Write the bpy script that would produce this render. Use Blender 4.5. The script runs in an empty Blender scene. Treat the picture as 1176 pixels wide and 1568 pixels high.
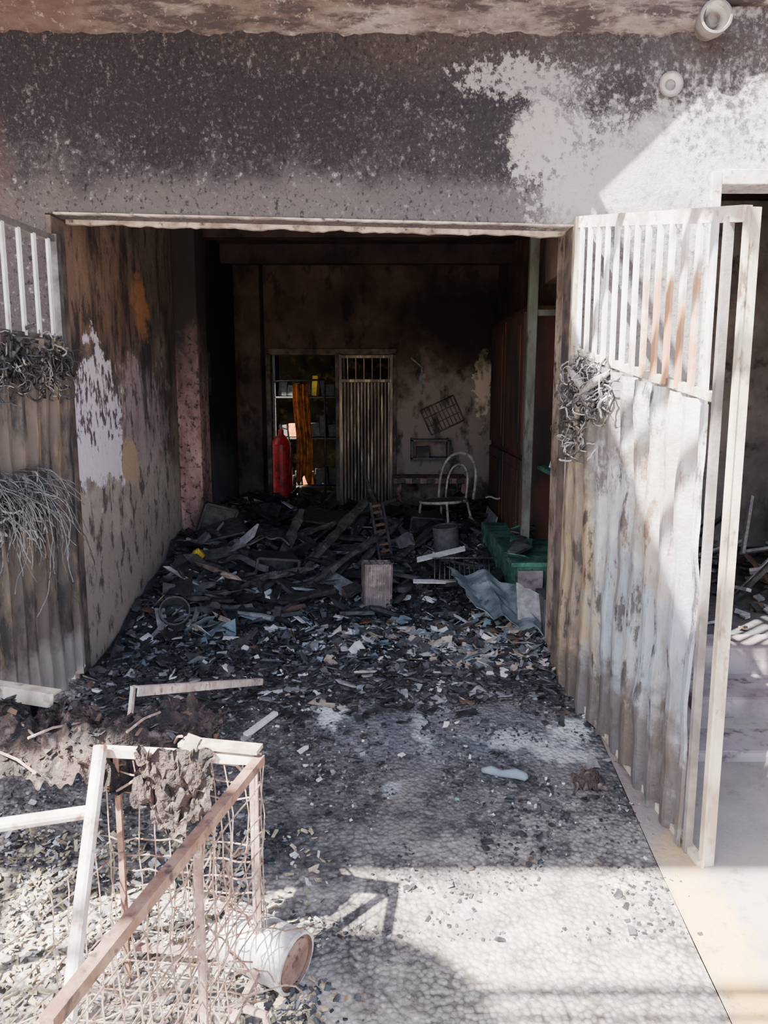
import bpy, math, random
from mathutils import Vector, Matrix, noise
random.seed(7)
R=random.random
def U(a,b): return a+(b-a)*random.random()
scene=bpy.context.scene

# ------------------------------------------------------------------ materials
class NT:
    def __init__(s,name):
        s.m=bpy.data.materials.new(name); s.m.use_nodes=True
        s.t=s.m.node_tree; s.n=s.t.nodes; s.l=s.t.links
        s.b=s.n['Principled BSDF']; s.tc=s.n.new('ShaderNodeTexCoord')
        s.pos=s.tc.outputs['Object']
    def mapping(s,scale=(1,1,1),loc=(0,0,0)):
        m=s.n.new('ShaderNodeMapping'); m.inputs['Scale'].default_value=scale; m.inputs['Location'].default_value=loc
        s.l.new(s.pos,m.inputs['Vector']); return m.outputs[0]
    def noise(s,scale,detail=6,stretch=(1,1,1),loc=(0,0,0),rough=.6):
        x=s.n.new('ShaderNodeTexNoise'); x.inputs['Scale'].default_value=scale; x.inputs['Detail'].default_value=detail
        x.inputs['Roughness'].default_value=rough
        s.l.new(s.mapping(stretch,loc),x.inputs['Vector']); return x.outputs['Fac']
    def voro(s,scale,feature='F1',out='Distance'):
        x=s.n.new('ShaderNodeTexVoronoi'); x.feature=feature; x.inputs['Scale'].default_value=scale
        s.l.new(s.pos,x.inputs['Vector']); return x.outputs[out]
    def math(s,op,a,b=None):
        x=s.n.new('ShaderNodeMath'); x.operation=op
        for i,v in enumerate((a,b)):
            if v is None: continue
            if isinstance(v,(int,float)): x.inputs[i].default_value=v
            else: s.l.new(v,x.inputs[i])
        return x.outputs[0]
    def mul(s,a,b): return s.math('MULTIPLY',a,b)
    def rng(s,v,lo,hi,a=0.,b=1.):
        x=s.n.new('ShaderNodeMapRange'); x.inputs['From Min'].default_value=lo; x.inputs['From Max'].default_value=hi
        x.inputs['To Min'].default_value=a; x.inputs['To Max'].default_value=b
        s.l.new(v,x.inputs['Value']); return x.outputs[0]
    def nmask(s,scale,lo,hi,stretch=(1,1,1),loc=(0,0,0),detail=6,rough=.6):
        return s.rng(s.noise(scale,detail,stretch,loc,rough),lo,hi)
    def blob(s,c,r,amp=.5,ns=3,soft=.2,loc=(0,0,0)):
        m=s.mapping((1/r[0],1/r[1],1/r[2]),(-c[0]/r[0],-c[1]/r[1],-c[2]/r[2]))
        v=s.n.new('ShaderNodeVectorMath'); v.operation='LENGTH'; s.l.new(m,v.inputs[0])
        n=s.noise(ns,8,(1,1,1),loc,.65)
        n=s.math('MULTIPLY',s.math('SUBTRACT',n,.5),amp*4)
        d=s.math('ADD',v.outputs['Value'],n)
        return s.rng(d,1+soft,1-soft)
    def mix(s,a,b,f):
        x=s.n.new('ShaderNodeMix'); x.data_type='RGBA'
        for sock,v in ((6,a),(7,b)):
            if isinstance(v,tuple): x.inputs[sock].default_value=(*v,1)
            else: s.l.new(v,x.inputs[sock])
        if isinstance(f,(int,float)): x.inputs[0].default_value=f
        else: s.l.new(f,x.inputs[0])
        return x.outputs[2]
    def finish(s,col,rough=.9,metal=0,bump=None,bstr=.4,bdist=.01,spec=.3):
        if isinstance(col,tuple): s.b.inputs['Base Color'].default_value=(*col,1)
        else: s.l.new(col,s.b.inputs['Base Color'])
        for k,v in (('Roughness',rough),('Metallic',metal)):
            if isinstance(v,(int,float)): s.b.inputs[k].default_value=v
            else: s.l.new(v,s.b.inputs[k])
        s.b.inputs['Specular IOR Level'].default_value=spec
        if bump is not None:
            b=s.n.new('ShaderNodeBump'); b.inputs['Strength'].default_value=bstr; b.inputs['Distance'].default_value=bdist
            s.l.new(bump,b.inputs['Height']); s.l.new(b.outputs[0],s.b.inputs['Normal'])
        return s.m
def simple(name,c1,c2,scale=12,rough=.85,metal=0,bump=.4,bs=60,bd=.005,lo=.4,hi=.62,c3=None,stretch=(1,1,1),spec=.3):
    k=NT(name); c=k.mix(c1,c2,k.nmask(scale,lo,hi,stretch))
    if c3: c=k.mix(c,c3,k.nmask(scale*2.3,.55,.68,stretch,(5,3,1)))
    return k.finish(c,rough,metal,k.noise(bs,5),bump,bd,spec)

# facade (soot-stained stucco)
k=NT('sooted_facade_stucco')
fine=k.noise(34,8,(1,1,.85),(0,0,0),.72)
fine2=k.noise(80,4,(1,1,.85),(7,0,0),.6)
mid=k.noise(6,8,(1,1,.9),(3,3,0),.7)
fs_=k.math('SUBTRACT',fine,.5)
c=k.mix((.84,.81,.81),(.64,.60,.60),k.nmask(7,.4,.65))
c=k.mix(c,(.25,.215,.20),k.mul(k.blob((.9,3.86,1.3),(1.2,3,1.0),.1,3,.1),.8))  # darker tan on the pier, the gate's shade put into the colour
g=k.blob((-1.1,3.86,2.85),(2.35,3,1.5),.52,3.2,.30)
gd=k.rng(k.math('ADD',g,k.mul(fs_,3.2)),.25,.75)
c=k.mix(c,(.150,.132,.146),gd)
d=k.blob((-.75,3.86,2.97),(2.10,3,.52),.5,3.0,.45,(7,0,2))
dd=k.rng(k.math('ADD',d,k.mul(fs_,2.4)),.1,.85)
c=k.mix(c,(.032,.027,.038),k.mul(dd,.94))
d2=k.blob((.5,3.86,2.56),(.6,3,.24),.5,5,.5,(1,0,9))
dd2=k.rng(k.math('ADD',d2,k.mul(fs_,3.2)),.3,.8)
c=k.mix(c,(.045,.039,.048),k.mul(dd2,.8))
d3=k.blob((.9,3.86,3.10),(1.4,3,.20),.3,4,.6,(1,0,4))
dd3=k.rng(k.math('ADD',d3,k.mul(fs_,2.0)),.2,.9)
c=k.mix(c,(.085,.067,.066),k.mul(dd3,.88))
lowb=k.blob((-.35,3.86,2.37),(1.9,3,.12),.45,6,.5,(0,4,0))
c=k.mix(c,(.25,.22,.22),k.mul(k.rng(k.math('ADD',lowb,k.mul(fs_,2)),.2,.9),.6))
c=k.mix(c,(.31,.28,.295),k.mul(k.rng(fine,.55,.65),k.rng(mid,.44,.60,.04,.8)))
c=k.mix(c,(.018,.016,.02),k.mul(k.rng(k.noise(42,8,(1,1,.8),(9,9,1),.72),.54,.63),k.mul(g,.8)))
c=k.mix(c,(.24,.22,.23),k.mul(k.rng(fine2,.60,.70),.4))
def spall(c,ctr,r,col,loc,amt=1.,lo=.50,hi=.62):
    m=k.blob(ctr,r,.55,9,.55,loc)
    e=k.math('ADD',fine,k.mul(k.math('SUBTRACT',m,.5),.16))
    return k.mix(c,col,k.mul(k.mul(k.rng(e,lo-.02,hi-.06),k.rng(m,.02,.35)),amt))
c=spall(c,(.76,3.86,2.66),(.15,3,.14),(.70,.62,.61),(2,0,2),1,.44,.56)
c=spall(c,(.66,3.86,2.93),(.26,3,.09),(.60,.54,.54),(4,0,2),.9)
c=spall(c,(1.02,3.86,2.50),(.30,3,.22),(.72,.67,.67),(8,0,2),.95,.48,.60)
c=k.mix(c,(.20,.10,.085),k.mul(k.blob((-2.05,3.86,2.45),(.22,3,.35),.3,4,.5,(0,4,5)),.6))
bmp=k.math('ADD',k.mul(fine,1.6),k.mul(k.noise(14,5),.8))
M_fac=k.finish(c,.92,0,bmp,1,.032)

# left interior wall
k=NT('burnt_wall_left')
st=k.noise(7,8,(1,1,.22),(3,1,0),.65)
c=k.mix((.10,.072,.06),(.24,.18,.15),k.nmask(3,.38,.62,(1,1,.45)))
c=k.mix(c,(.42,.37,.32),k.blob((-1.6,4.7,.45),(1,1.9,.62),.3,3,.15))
c=k.mix(c,(.30,.25,.215),k.mul(k.blob((-1.6,4.9,.3),(1,1.9,.5),.7,5,.2,(9,0,0)),.7))
c=k.mix(c,(.46,.35,.36),k.mul(k.blob((-1.6,5.15,1.32),(1,.55,.38),.6,5,.1,(7,1,1)),.75))
c=k.mix(c,(.26,.13,.075),k.mul(k.blob((-1.6,4.5,2.0),(1,.7,.30),.5,4,.5,(5,0,5)),.45))
c=k.mix(c,(.03,.024,.024),k.mul(k.rng(st,.47,.59),k.mul(k.blob((-1.6,4.9,2.0),(1,2.2,.75),.3,3,.3,(1,5,1)),.9)))
c=k.mix(c,(.03,.024,.024),k.mul(k.nmask(10,.53,.60,(1,1,.5),(3,7,0),8,.7),.75))
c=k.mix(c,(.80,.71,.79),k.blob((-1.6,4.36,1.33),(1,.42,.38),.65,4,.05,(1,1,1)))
c=k.mix(c,(.12,.09,.10),k.mul(k.blob((-1.6,4.35,1.45),(1,.4,.25),.9,16,.1,(1,6,1)),k.nmask(26,.49,.56,(1,1,.5))))
c=k.mix(c,(.50,.37,.24),k.blob((-1.6,4.86,1.05),(1,.17,.14),.6,7,.06,(3,1,1)))
c=k.mix(c,(.38,.17,.08),k.blob((-1.6,5.22,2.04),(1,.17,.17),.6,7,.2,(0,1,2)))
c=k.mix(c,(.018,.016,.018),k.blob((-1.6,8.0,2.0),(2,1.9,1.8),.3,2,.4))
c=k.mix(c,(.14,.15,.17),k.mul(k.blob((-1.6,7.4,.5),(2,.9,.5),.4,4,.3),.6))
M_wl=k.finish(c,.9,0,k.noise(22,8,(1,1,1),(0,0,0),.7),.8,.02)
k=NT('burnt_wall_back')
c=k.mix((.048,.032,.027),(.105,.066,.053),k.nmask(2.2,.38,.62))
c=k.mix(c,(.25,.195,.175),k.blob((.65,8.7,.95),(.75,2,.75),.5,3,.25))
c=k.mix(c,(.55,.44,.35),k.blob((1.10,8.7,1.55),(.10,2,.35),.9,7,.08,(2,2,2)))
c=k.mix(c,(.018,.014,.014),k.mul(k.nmask(6,.52,.64,(1,1,.6),(3,1,0)),.85))
c=k.mix(c,(.02,.016,.016),k.blob((.9,8.7,2.3),(.8,2,.45),.5,3,.4,(4,4,4)))
c=k.mix(c,(.30,.27,.27),k.blob((-.7,8.7,.06),(1.2,2,.14),.2,6,.2))
M_wb=k.finish(c,.9,0,k.noise(22,8),.5,.01)
k=NT('burnt_wall_right')
c=k.mix((.05,.035,.03),(.14,.09,.07),k.nmask(3,.38,.62))
c=k.mix(c,(.05,.15,.12),k.blob((1.1,5.3,.8),(1,1.0,.65),.4,4,.15))
M_wr=k.finish(c,.9,0,k.noise(22,8),.5,.01)
M_ceil=simple('sooted_ceiling',(.018,.015,.014),(.06,.036,.034),2.5)
k=NT('pink_sooted_pillar')
c=k.mix((.42,.25,.23),(.17,.095,.085),k.nmask(5,.4,.6,(1,1,.5)))
c=k.mix(c,(.03,.02,.02),k.nmask(24,.52,.60,(1,1,.8),(0,0,0),8,.75))
c=k.mix(c,(.03,.025,.025),k.blob((-1.5,6.1,2.6),(1,1,1.0),.3,3,.4))
M_pil=k.finish(c,.9,0,k.noise(40,6),.8,.012)
M_reveal=simple('reveal_plaster',(.35,.28,.24),(.14,.10,.08),5,c3=(.04,.03,.03))
M_lip=simple('chipped_plaster_edge',(.62,.52,.44),(.25,.19,.16),9,c3=(.08,.06,.06))
k=NT('sooted_brown_beam')
c=k.mix((.32,.27,.245),(.14,.105,.095),k.nmask(3,.38,.6,(1,1,3)))
c=k.mix(c,(.045,.036,.038),k.mul(k.nmask(7,.43,.56,(.6,1,3),(3,3,3),8,.7),.92))
c=k.mix(c,(.09,.05,.042),k.mul(k.blob((-1.9,3.8,3.3),(.6,2,.4),.3,4,.3),.8))
c=k.mix(c,(.48,.42,.36),k.mul(k.nmask(30,.57,.66,(1,1,1),(1,3,3),8,.7),.5))
M_beam=k.finish(c,.9,0,k.noise(30,7,(1,1,1),(0,0,0),.7),.9,.025)

# ground
k=NT('pebbled_concrete')
vc=k.voro(52,'F1','Color'); sep=k.n.new('ShaderNodeSeparateColor'); k.l.new(vc,sep.inputs[0]); vd=k.voro(52)
base=k.mix((.30,.26,.23),(.50,.44,.385),k.nmask(5,.35,.65))
base=k.mix(base,(.66,.60,.53),k.mul(k.rng(vd,.5,.15),k.rng(sep.outputs[0],.3,.9,0,.9)))
base=k.mix(base,(.12,.095,.08),k.mul(k.rng(vd,.45,.7),k.rng(k.noise(6),.4,.6,.2,.9)))
base=k.mix(base,(.10,.08,.07),k.mul(k.nmask(14,.56,.62,(1,1,1),(1,8,0),8,.75),.7))
soot=k.blob((-.2,4.3,0),(2.9,1.72,2),.4,2.5,.3)  # real soot, left off the sunlit front so its sun reads as paler cream
base=k.mix(base,(.040,.037,.041),k.mul(soot,.74))
base=k.mix(base,(.075,.07,.072),k.mul(k.blob((-.1,3.0,0),(1.1,.42,1),.6,3,.4,(3,3,0)),.6))
base=k.mix(base,(.022,.02,.022),k.mul(k.nmask(6,.48,.55,(1,1,1),(4,4,0),8,.75),k.rng(soot,0,1,.05,.93)))
base=k.mix(base,(.25,.23,.225),k.mul(k.nmask(24,.54,.61,(1,1,1),(4,8,0),8,.75),k.mul(soot,.8)))
base=k.mix(base,(.16,.165,.185),k.mul(k.blob((.35,3.38,0),(.75,.26,1),.6,4,.3,(4,0,0)),.5))
for (cx,cy,rx,ry,a) in ((-.26,3.56,.075,.11,.9),(.26,3.62,.08,.05,.55),(.62,3.33,.16,.07,.5),(.88,3.40,.09,.10,.75),(.8,3.22,.14,.05,.45),(.03,3.0,.035,.04,.35),(.18,3.42,.04,.12,.35)):
    base=k.mix(base,(.62,.63,.66),k.mul(k.blob((cx,cy,0),(rx,ry,1),.9,14,.35,(cx*3,cy,1)),a))
cr=k.rng(k.voro(1.1,'DISTANCE_TO_EDGE'),.005,0)
base=k.mix(base,(.03,.03,.03),k.mul(cr,.5))
bm=k.math('ADD',k.mul(vd,-1.0),k.noise(24,8,(1,1,1),(0,0,0),.7))
M_gnd=k.finish(base,k.rng(k.noise(4),.3,.7,.5,.95),0,bm,.8,.014)
k=NT('smooth_walkway_concrete')
c=k.mix((.40,.35,.32),(.23,.19,.175),k.nmask(4,.35,.65))
c=k.mix(c,(.66,.42,.13),k.mul(k.blob((1.08,2.25,0),(.11,.36,1),.5,6,.4),.9))
c=k.mix(c,(.08,.065,.06),k.mul(k.nmask(9,.56,.68,(1,1,1),(0,0,0),8,.7),.7))
c=k.mix(c,(.12,.10,.095),k.mul(k.blob((1.5,3.1,0),(.9,.5,1),.4,4,.3),.6))
M_walk=k.finish(c,.85,0,k.noise(50,6),.5,.008)
M_step=simple('mauve_step_concrete',(.23,.19,.205),(.13,.10,.105),5,c3=(.06,.045,.042))
M_ash=simple('ash_floor',(.020,.019,.021),(.055,.052,.055),9,bump=.9,bs=45,bd=.02,c3=(.12,.115,.115))

M_black=simple('charcoal',(.014,.013,.014),(.045,.042,.045),26,rough=.5,spec=.5)
M_dgrey=simple('dark_ash',(.05,.048,.052),(.085,.08,.085),25)
M_mgrey=simple('grey_ash',(.15,.145,.15),(.25,.245,.25),25)
M_lash=simple('white_ash',(.46,.44,.44),(.64,.62,.61),25)
M_beige=simple('singed_paper',(.48,.39,.30),(.24,.18,.14),18)
M_blue=simple('blue_grey_scrap',(.13,.16,.19),(.22,.26,.29),10)
M_brown=simple('brown_scrap',(.13,.075,.05),(.07,.042,.032),15)
M_green=simple('green_paint',(.06,.17,.13),(.022,.06,.05),8,c3=(.02,.02,.02))
M_post=simple('grey_green_post',(.13,.14,.125),(.06,.055,.05),6,c3=(.03,.025,.02),stretch=(1,1,.3))
M_teal=simple('blue_grey_sheet_metal',(.24,.28,.30),(.11,.135,.155),5,rough=.5,metal=.3,c3=(.05,.05,.05))
M_white=simple('chipped_white_paint',(.74,.66,.62),(.46,.37,.33),10,rough=.6,c3=(.30,.17,.11))
M_cream=simple('cream_angle_iron',(.58,.51,.41),(.32,.25,.19),8,rough=.6,c3=(.13,.09,.065),stretch=(1,1,.5))
M_pale=simple('pale_metal',(.60,.57,.55),(.36,.33,.32),12,rough=.5,metal=.2,c3=(.25,.15,.09))
M_rust=simple('rusty_iron',(.15,.075,.053),(.25,.15,.11),14,rough=.8,c3=(.05,.035,.03))
M_rustl=simple('pinkish_rusty_iron',(.36,.235,.195),(.19,.11,.085),14,rough=.75,c3=(.52,.45,.40))
M_wire=simple('whitened_wire',(.36,.26,.21),(.15,.085,.06),30,rough=.6)
M_char=simple('charred_foam',(.020,.016,.016),(.075,.05,.043),11,bump=1,bs=26,bd=.04,c3=(.15,.11,.10))
M_redd=simple('dark_red_wood',(.08,.03,.022),(.025,.018,.018),5,stretch=(1,1,.3))
M_red=simple('red_paint',(.50,.02,.025),(.20,.01,.01),10,rough=.4,c3=(.03,.02,.02))
M_orange=simple('orange_cloth',(.60,.19,.04),(.15,.05,.02),9)
M_yellow=simple('yellow_plastic',(.60,.45,.03),(.35,.22,.03),9,rough=.5)
M_brick=simple('charred_clay_block',(.23,.175,.17),(.11,.085,.08),7,bump=.6,c3=(.33,.24,.21))
M_yel2=simple('ochre_wall_sooted',(.10,.07,.03),(.03,.022,.018),3,c3=(.26,.18,.06))
M_steel=simple('dull_steel',(.20,.19,.19),(.09,.08,.08),9,rough=.5,metal=.5)
M_tan=simple('cable_ash',(.40,.36,.34),(.16,.14,.14),40,c3=(.04,.035,.035))
M_speaker=simple('lamp_grey',(.24,.21,.20),(.14,.12,.115),9,rough=.6)
M_lampin=simple('lamp_reflector',(.60,.58,.55),(.30,.27,.25),9,rough=.4)
M_leaf=simple('dry_leaf_litter',(.52,.43,.28),(.20,.15,.09),30)
M_side=simple('side_room_plaster',(.34,.29,.27),(.18,.15,.14),3,c3=(.08,.065,.06))
M_jamb=simple('sooted_jamb',(.05,.04,.038),(.16,.12,.10),6)

k=NT('gate_sheet_galvanised')
c=k.mix((.66,.65,.66),(.42,.41,.43),k.nmask(3,.35,.65,(1,1,.3)))
c=k.mix(c,(.17,.20,.25),k.mul(k.blob((1.0,3.25,.30),(1,.95,.68),.5,3,.3),.85))  # shade on the lower gate painted in as blue-grey
c=k.mix(c,(.20,.14,.075),k.mul(k.blob((.9,3.72,.8),(1,.22,.9),.4,6,.2),.88))
c=k.mix(c,(.33,.235,.12),k.mul(k.nmask(6,.53,.65,(1,1,.16),(2,2,2)),.7))
c=k.mix(c,(.12,.095,.085),k.mul(k.nmask(6,.50,.61,(1,1,.18),(5,2,2),8,.72),.75))
c=k.mix(c,(.035,.03,.03),k.mul(k.nmask(13,.54,.61,(1,1,.3),(8,2,2),8,.72),.9))
c=k.mix(c,(.07,.055,.05),k.mul(k.blob((1.05,3.2,0),(1,1.2,.26),.8,8,.3),.85))
c=k.mix(c,(.10,.082,.075),k.mul(k.blob((.95,3.5,1.42),(1,.34,.30),.7,8,.3),.85))
c=k.mix(c,(.25,.145,.08),k.mul(k.blob((1.05,2.95,1.1),(1,.22,.35),.8,6,.3,(6,6,6)),.5))
M_gs=k.finish(c,.6,.1,k.noise(25,6),.6,.014)
k=NT('gate_sheet_scorched')
c=k.mix((.10,.08,.07),(.20,.15,.12),k.nmask(3,.35,.65,(1,1,.3)))
c=k.mix(c,(.34,.25,.12),k.mul(k.nmask(8,.54,.68,(1,1,.12),(2,2,2)),.8))
c=k.mix(c,(.03,.028,.03),k.mul(k.nmask(7,.48,.59,(1,1,.3),(8,2,2),8,.7),.9))
c=k.mix(c,(.28,.26,.25),k.mul(k.blob((-1.6,3.5,.1),(1,1,.2),.5,7,.3),.6))
M_gl=k.finish(c,.65,.15,k.noise(25,6),.5,.01)
k=NT('slat_paint')
c=k.mix((.82,.81,.82),(.58,.55,.56),k.nmask(5,.4,.6))
c=k.mix(c,(.45,.19,.07),k.mul(k.blob((1.1,2.98,1.68),(1,.24,.26),.8,7,.4),.9))
c=k.mix(c,(.25,.17,.13),k.mul(k.nmask(14,.55,.66,(1,1,.3)),.7))
M_slat=k.finish(c,.6,0,k.noise(40,5),.3,.004)
k=NT('back_door_sheet')
c=k.mix((.15,.105,.085),(.06,.045,.042),k.nmask(4,.4,.6,(1,1,.3)))
c=k.mix(c,(.50,.40,.28),k.mul(k.nmask(22,.54,.66,(1,1,.1)),.55))  # yellowish streaks painted as highlights down the ribs
M_bd=k.finish(c,.45,.5,k.noise(25,5),.3,.005)

# ------------------------------------------------------------------ mesh builder
class MB:
    def __init__(s): s.v=[];s.f=[];s.mi=[]
    def add(s,vs,fs,mi=0):
        o=len(s.v); s.v+= [tuple(v) for v in vs]
        for f in fs: s.f.append(tuple(i+o for i in f)); s.mi.append(mi)
    def hexa(s,p,mi=0):
        s.add(p,[(0,3,2,1),(4,5,6,7),(0,1,5,4),(1,2,6,5),(2,3,7,6),(3,0,4,7)],mi)
    def box(s,x0,x1,y0,y1,z0,z1,mi=0):
        s.hexa([(x0,y0,z0),(x1,y0,z0),(x1,y1,z0),(x0,y1,z0),(x0,y0,z1),(x1,y0,z1),(x1,y1,z1),(x0,y1,z1)],mi)
    def obox(s,c,size,rot,mi=0,jit=0):
        a,b,d=[q/2 for q in size]; m=rot
        p=[]
        for sx,sy,sz in ((-1,-1,-1),(1,-1,-1),(1,1,-1),(-1,1,-1),(-1,-1,1),(1,-1,1),(1,1,1),(-1,1,1)):
            q=Vector((sx*a*(1+U(-jit,jit)),sy*b*(1+U(-jit,jit)),sz*d)); p.append(Vector(c)+m@q)
        s.hexa(p,mi)
    def bar(s,p0,p1,w,h,mi=0,up=(0,0,1)):
        p0=Vector(p0);p1=Vector(p1);d=(p1-p0);d.normalize()
        u=Vector(up)
        if abs(d.dot(u))>.97: u=Vector((1,0,0))
        r=d.cross(u).normalized(); u=r.cross(d).normalized()
        p=[]
        for q in (p0,p1):
            for a,b in ((-1,-1),(1,-1),(1,1),(-1,1)): p.append(q+r*a*w/2+u*b*h/2)
        s.hexa(p,mi)
    def rough_bar(s,p0,p1,w,mi=0,seg=8,seed=0):
        p0=Vector(p0);p1=Vector(p1);d=(p1-p0).normalized();r=d.cross(Vector((.2,.1,1))).normalized();u=r.cross(d)
        o=len(s.v)
        for i in range(seg+1):
            t=i/seg; q=p0.lerp(p1,t)
            for j in range(6):
                a=j*math.pi/3+.3; rr=w*.55*(1+.5*noise.noise(Vector((t*9,j*3.1,seed))))*(1-.4*(t>.9))
                s.v.append(tuple(q+r*math.cos(a)*rr+u*math.sin(a)*rr*.65))
        for i in range(seg):
            for j in range(6):
                k_=(j+1)%6; s.f.append((o+i*6+j,o+i*6+k_,o+(i+1)*6+k_,o+(i+1)*6+j)); s.mi.append(mi)
        s.f.append(tuple(o+j for j in range(6))); s.mi.append(mi); s.f.append(tuple(o+seg*6+j for j in range(6))); s.mi.append(mi)
    def angle(s,p0,p1,w,t,mi=0,up=(0,0,1)):
        p0=Vector(p0);p1=Vector(p1);d=(p1-p0).normalized();u=Vector(up)
        if abs(d.dot(u))>.97: u=Vector((0,1,0))
        r=d.cross(u).normalized(); u=r.cross(d).normalized()
        s.bar(p0+u*w/2,p1+u*w/2,w,t,mi,up); s.bar(p0+r*w/2,p1+r*w/2,t,w,mi,up)
    def tube(s,pts,r,seg=6,mi=0,cap=True):
        pts=[Vector(p) for p in pts]; n=len(pts); o=len(s.v)
        ref=Vector((.31,.52,.79))
        for i,p in enumerate(pts):
            d=(pts[min(i+1,n-1)]-pts[max(i-1,0)])
            if d.length<1e-9: d=Vector((0,0,1))
            d.normalize(); a=d.cross(ref).normalized(); b=d.cross(a)
            rr=r[i] if isinstance(r,(list,tuple)) else r
            for j in range(seg):
                t=2*math.pi*j/seg; s.v.append(tuple(p+a*math.cos(t)*rr+b*math.sin(t)*rr))
        for i in range(n-1):
            for j in range(seg):
                q=(j+1)%seg; s.f.append((o+i*seg+j,o+i*seg+q,o+(i+1)*seg+q,o+(i+1)*seg+j)); s.mi.append(mi)
        if cap:
            s.f.append(tuple(o+j for j in range(seg))[::-1]); s.mi.append(mi)
            s.f.append(tuple(o+(n-1)*seg+j for j in range(seg))); s.mi.append(mi)
    def grid(s,fn,nu,nv,mi=0):
        o=len(s.v)
        for i in range(nu+1):
            for j in range(nv+1): s.v.append(tuple(fn(i/nu,j/nv)))
        for i in range(nu):
            for j in range(nv):
                a=o+i*(nv+1)+j; s.f.append((a,a+nv+1,a+nv+2,a+1)); s.mi.append(mi)
    def build(s,name,mats,smooth=False,solid=0,bevel=0):
        me=bpy.data.meshes.new(name); me.from_pydata(s.v,[],s.f)
        for m in mats: me.materials.append(m)
        me.polygons.foreach_set('material_index',s.mi)
        me.polygons.foreach_set('use_smooth',[smooth]*len(s.f)); me.update()
        o=bpy.data.objects.new(name,me); scene.collection.objects.link(o)
        if solid:
            q=o.modifiers.new('solid','SOLIDIFY'); q.thickness=solid; q.offset=0
        if bevel:
            q=o.modifiers.new('bevel','BEVEL'); q.width=bevel; q.segments=2; q.limit_method='ANGLE'
        return o
def rotm(x,y,z): return Matrix.Rotation(z,3,'Z')@Matrix.Rotation(y,3,'Y')@Matrix.Rotation(x,3,'X')
def ns(x,y,z=0): return noise.noise(Vector((x,y,z)))

YF=3.86
def zg(y):
    if y>=YF: return 0.
    if y>=2.57: return -.22*(YF-y)/1.29
    if y>=1.9: return -.22-.09*(2.57-y)/.67
    return max(-.34,-.31-.05*(1.9-y))

# ------------------------------------------------------------------ shell
b=MB()
ys=[-9,-5,-2,0,.8,1.3,1.6]+[1.9+i*.05 for i in range(40)]
ys=[y for y in ys if y<YF]+[YF]
xs=[-9,-5,-3]+[-2+.1*i for i in range(31)]
def gz(x,y): return zg(y)+(.006*ns(x*3,y*3) if 1.5<y<3.8 else 0)
for i in range(len(xs)-1):
    for j in range(len(ys)-1):
        q=[(xs[i],ys[j]),(xs[i+1],ys[j]),(xs[i+1],ys[j+1]),(xs[i],ys[j+1])]
        b.add([(x,y,gz(x,y)) for x,y in q],[(0,1,2,3)])
b.build('ground',[M_gnd],True)
b=MB()
xs2=[1.0,1.5,2,3,5,9]
for i in range(len(xs2)-1):
    for j in range(len(ys)-1):
        q=[(xs2[i],ys[j]),(xs2[i+1],ys[j]),(xs2[i+1],ys[j+1]),(xs2[i],ys[j+1])]
        b.add([(x,y,zg(y)+.006) for x,y in q],[(0,1,2,3)])
b.build('walkway',[M_walk],True)

def sm(a,b_,x):
    t=max(0,min(1,(x-a)/(b_-a))); return t*t*(3-2*t)
def hf(x,y):
    h=.02*sm(YF,4.3,y)
    h+=.17*sm(4.7,6.2,y)
    h+=.20*sm(-.8,-1.5,x)*sm(4.2,5.0,y)
    h+=.14*math.exp(-((x+.15)**2/.35+(y-6.5)**2/.4))
    h+=.08*sm(.35,.9,x)*sm(4.0,4.6,y)
    h+=(.08*ns(x*2.2,y*2.2)+.04*ns(x*7,y*7))*sm(4.0,5.0,y)
    return max(h,.004)
b=MB(); b.grid(lambda u,v:(-1.59+2.83*u,YF+4.83*v,hf(-1.59+2.83*u,YF+4.83*v)),90,150)
b.build('ash_heap',[M_ash],True)
b=MB(); b.box(-1.75,1.4,YF,8.7,-.1,0); b.build('floor',[M_ash])

zl=lambda x: 2.335-.058*(x+1.57)/2.47
b=MB(); T=.16
b.hexa([(-1.62,YF,zl(-1.6)),(.92,YF,zl(.92)),(.92,YF+T,zl(.92)),(-1.62,YF+T,zl(-1.6)),(-1.62,YF,3.5),(.92,YF,3.5),(.92,YF+T,3.5),(-1.62,YF+T,3.5)])
b.box(-6,-1.62,YF,YF+T,-.5,3.5)
b.box(.92,1.57,YF,YF+T,-.5,3.5)
b.box(1.57,2.5,YF,YF+T,2.52,3.5)
b.box(2.5,6,YF,YF+T,-.5,3.5)
b.build('wall_front',[M_fac])
b=MB(); b.box(-1.625,-1.595,YF+.0,YF+T,0,2.33); b.box(.905,.925,YF+.0,YF+T,0,2.28); b.build('door_frame.002',[M_jamb],bevel=.004)
b=MB(); N=90
for i in range(N):
    x0=-1.58+2.50*i/N; x1=-1.58+2.50*(i+1)/N; d0=.012*ns(x0*7,3)+.008*ns(x0*25,3); d1=.012*ns(x1*7,3)+.008*ns(x1*25,3)
    b.hexa([(x0,YF+T-.02,zl(x0)-.022+d0),(x1,YF+T-.02,zl(x1)-.022+d1),(x1,YF+T+.01,zl(x1)-.022+d1),(x0,YF+T+.01,zl(x0)-.022+d0),
            (x0,YF+T-.02,zl(x0)+.01),(x1,YF+T-.02,zl(x1)+.01),(x1,YF+T+.01,zl(x1)+.01),(x0,YF+T+.01,zl(x0)+.01)])
    b.hexa([(x0,YF-.008,zl(x0)-.004+d0*.5),(x1,YF-.008,zl(x1)-.004+d1*.5),(x1,YF+.02,zl(x1)-.004+d1*.5),(x0,YF+.02,zl(x0)-.004+d0*.5),
            (x0,YF-.008,zl(x0)+.004),(x1,YF-.008,zl(x1)+.004),(x1,YF+.02,zl(x1)+.004),(x0,YF+.02,zl(x0)+.004)])
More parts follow.
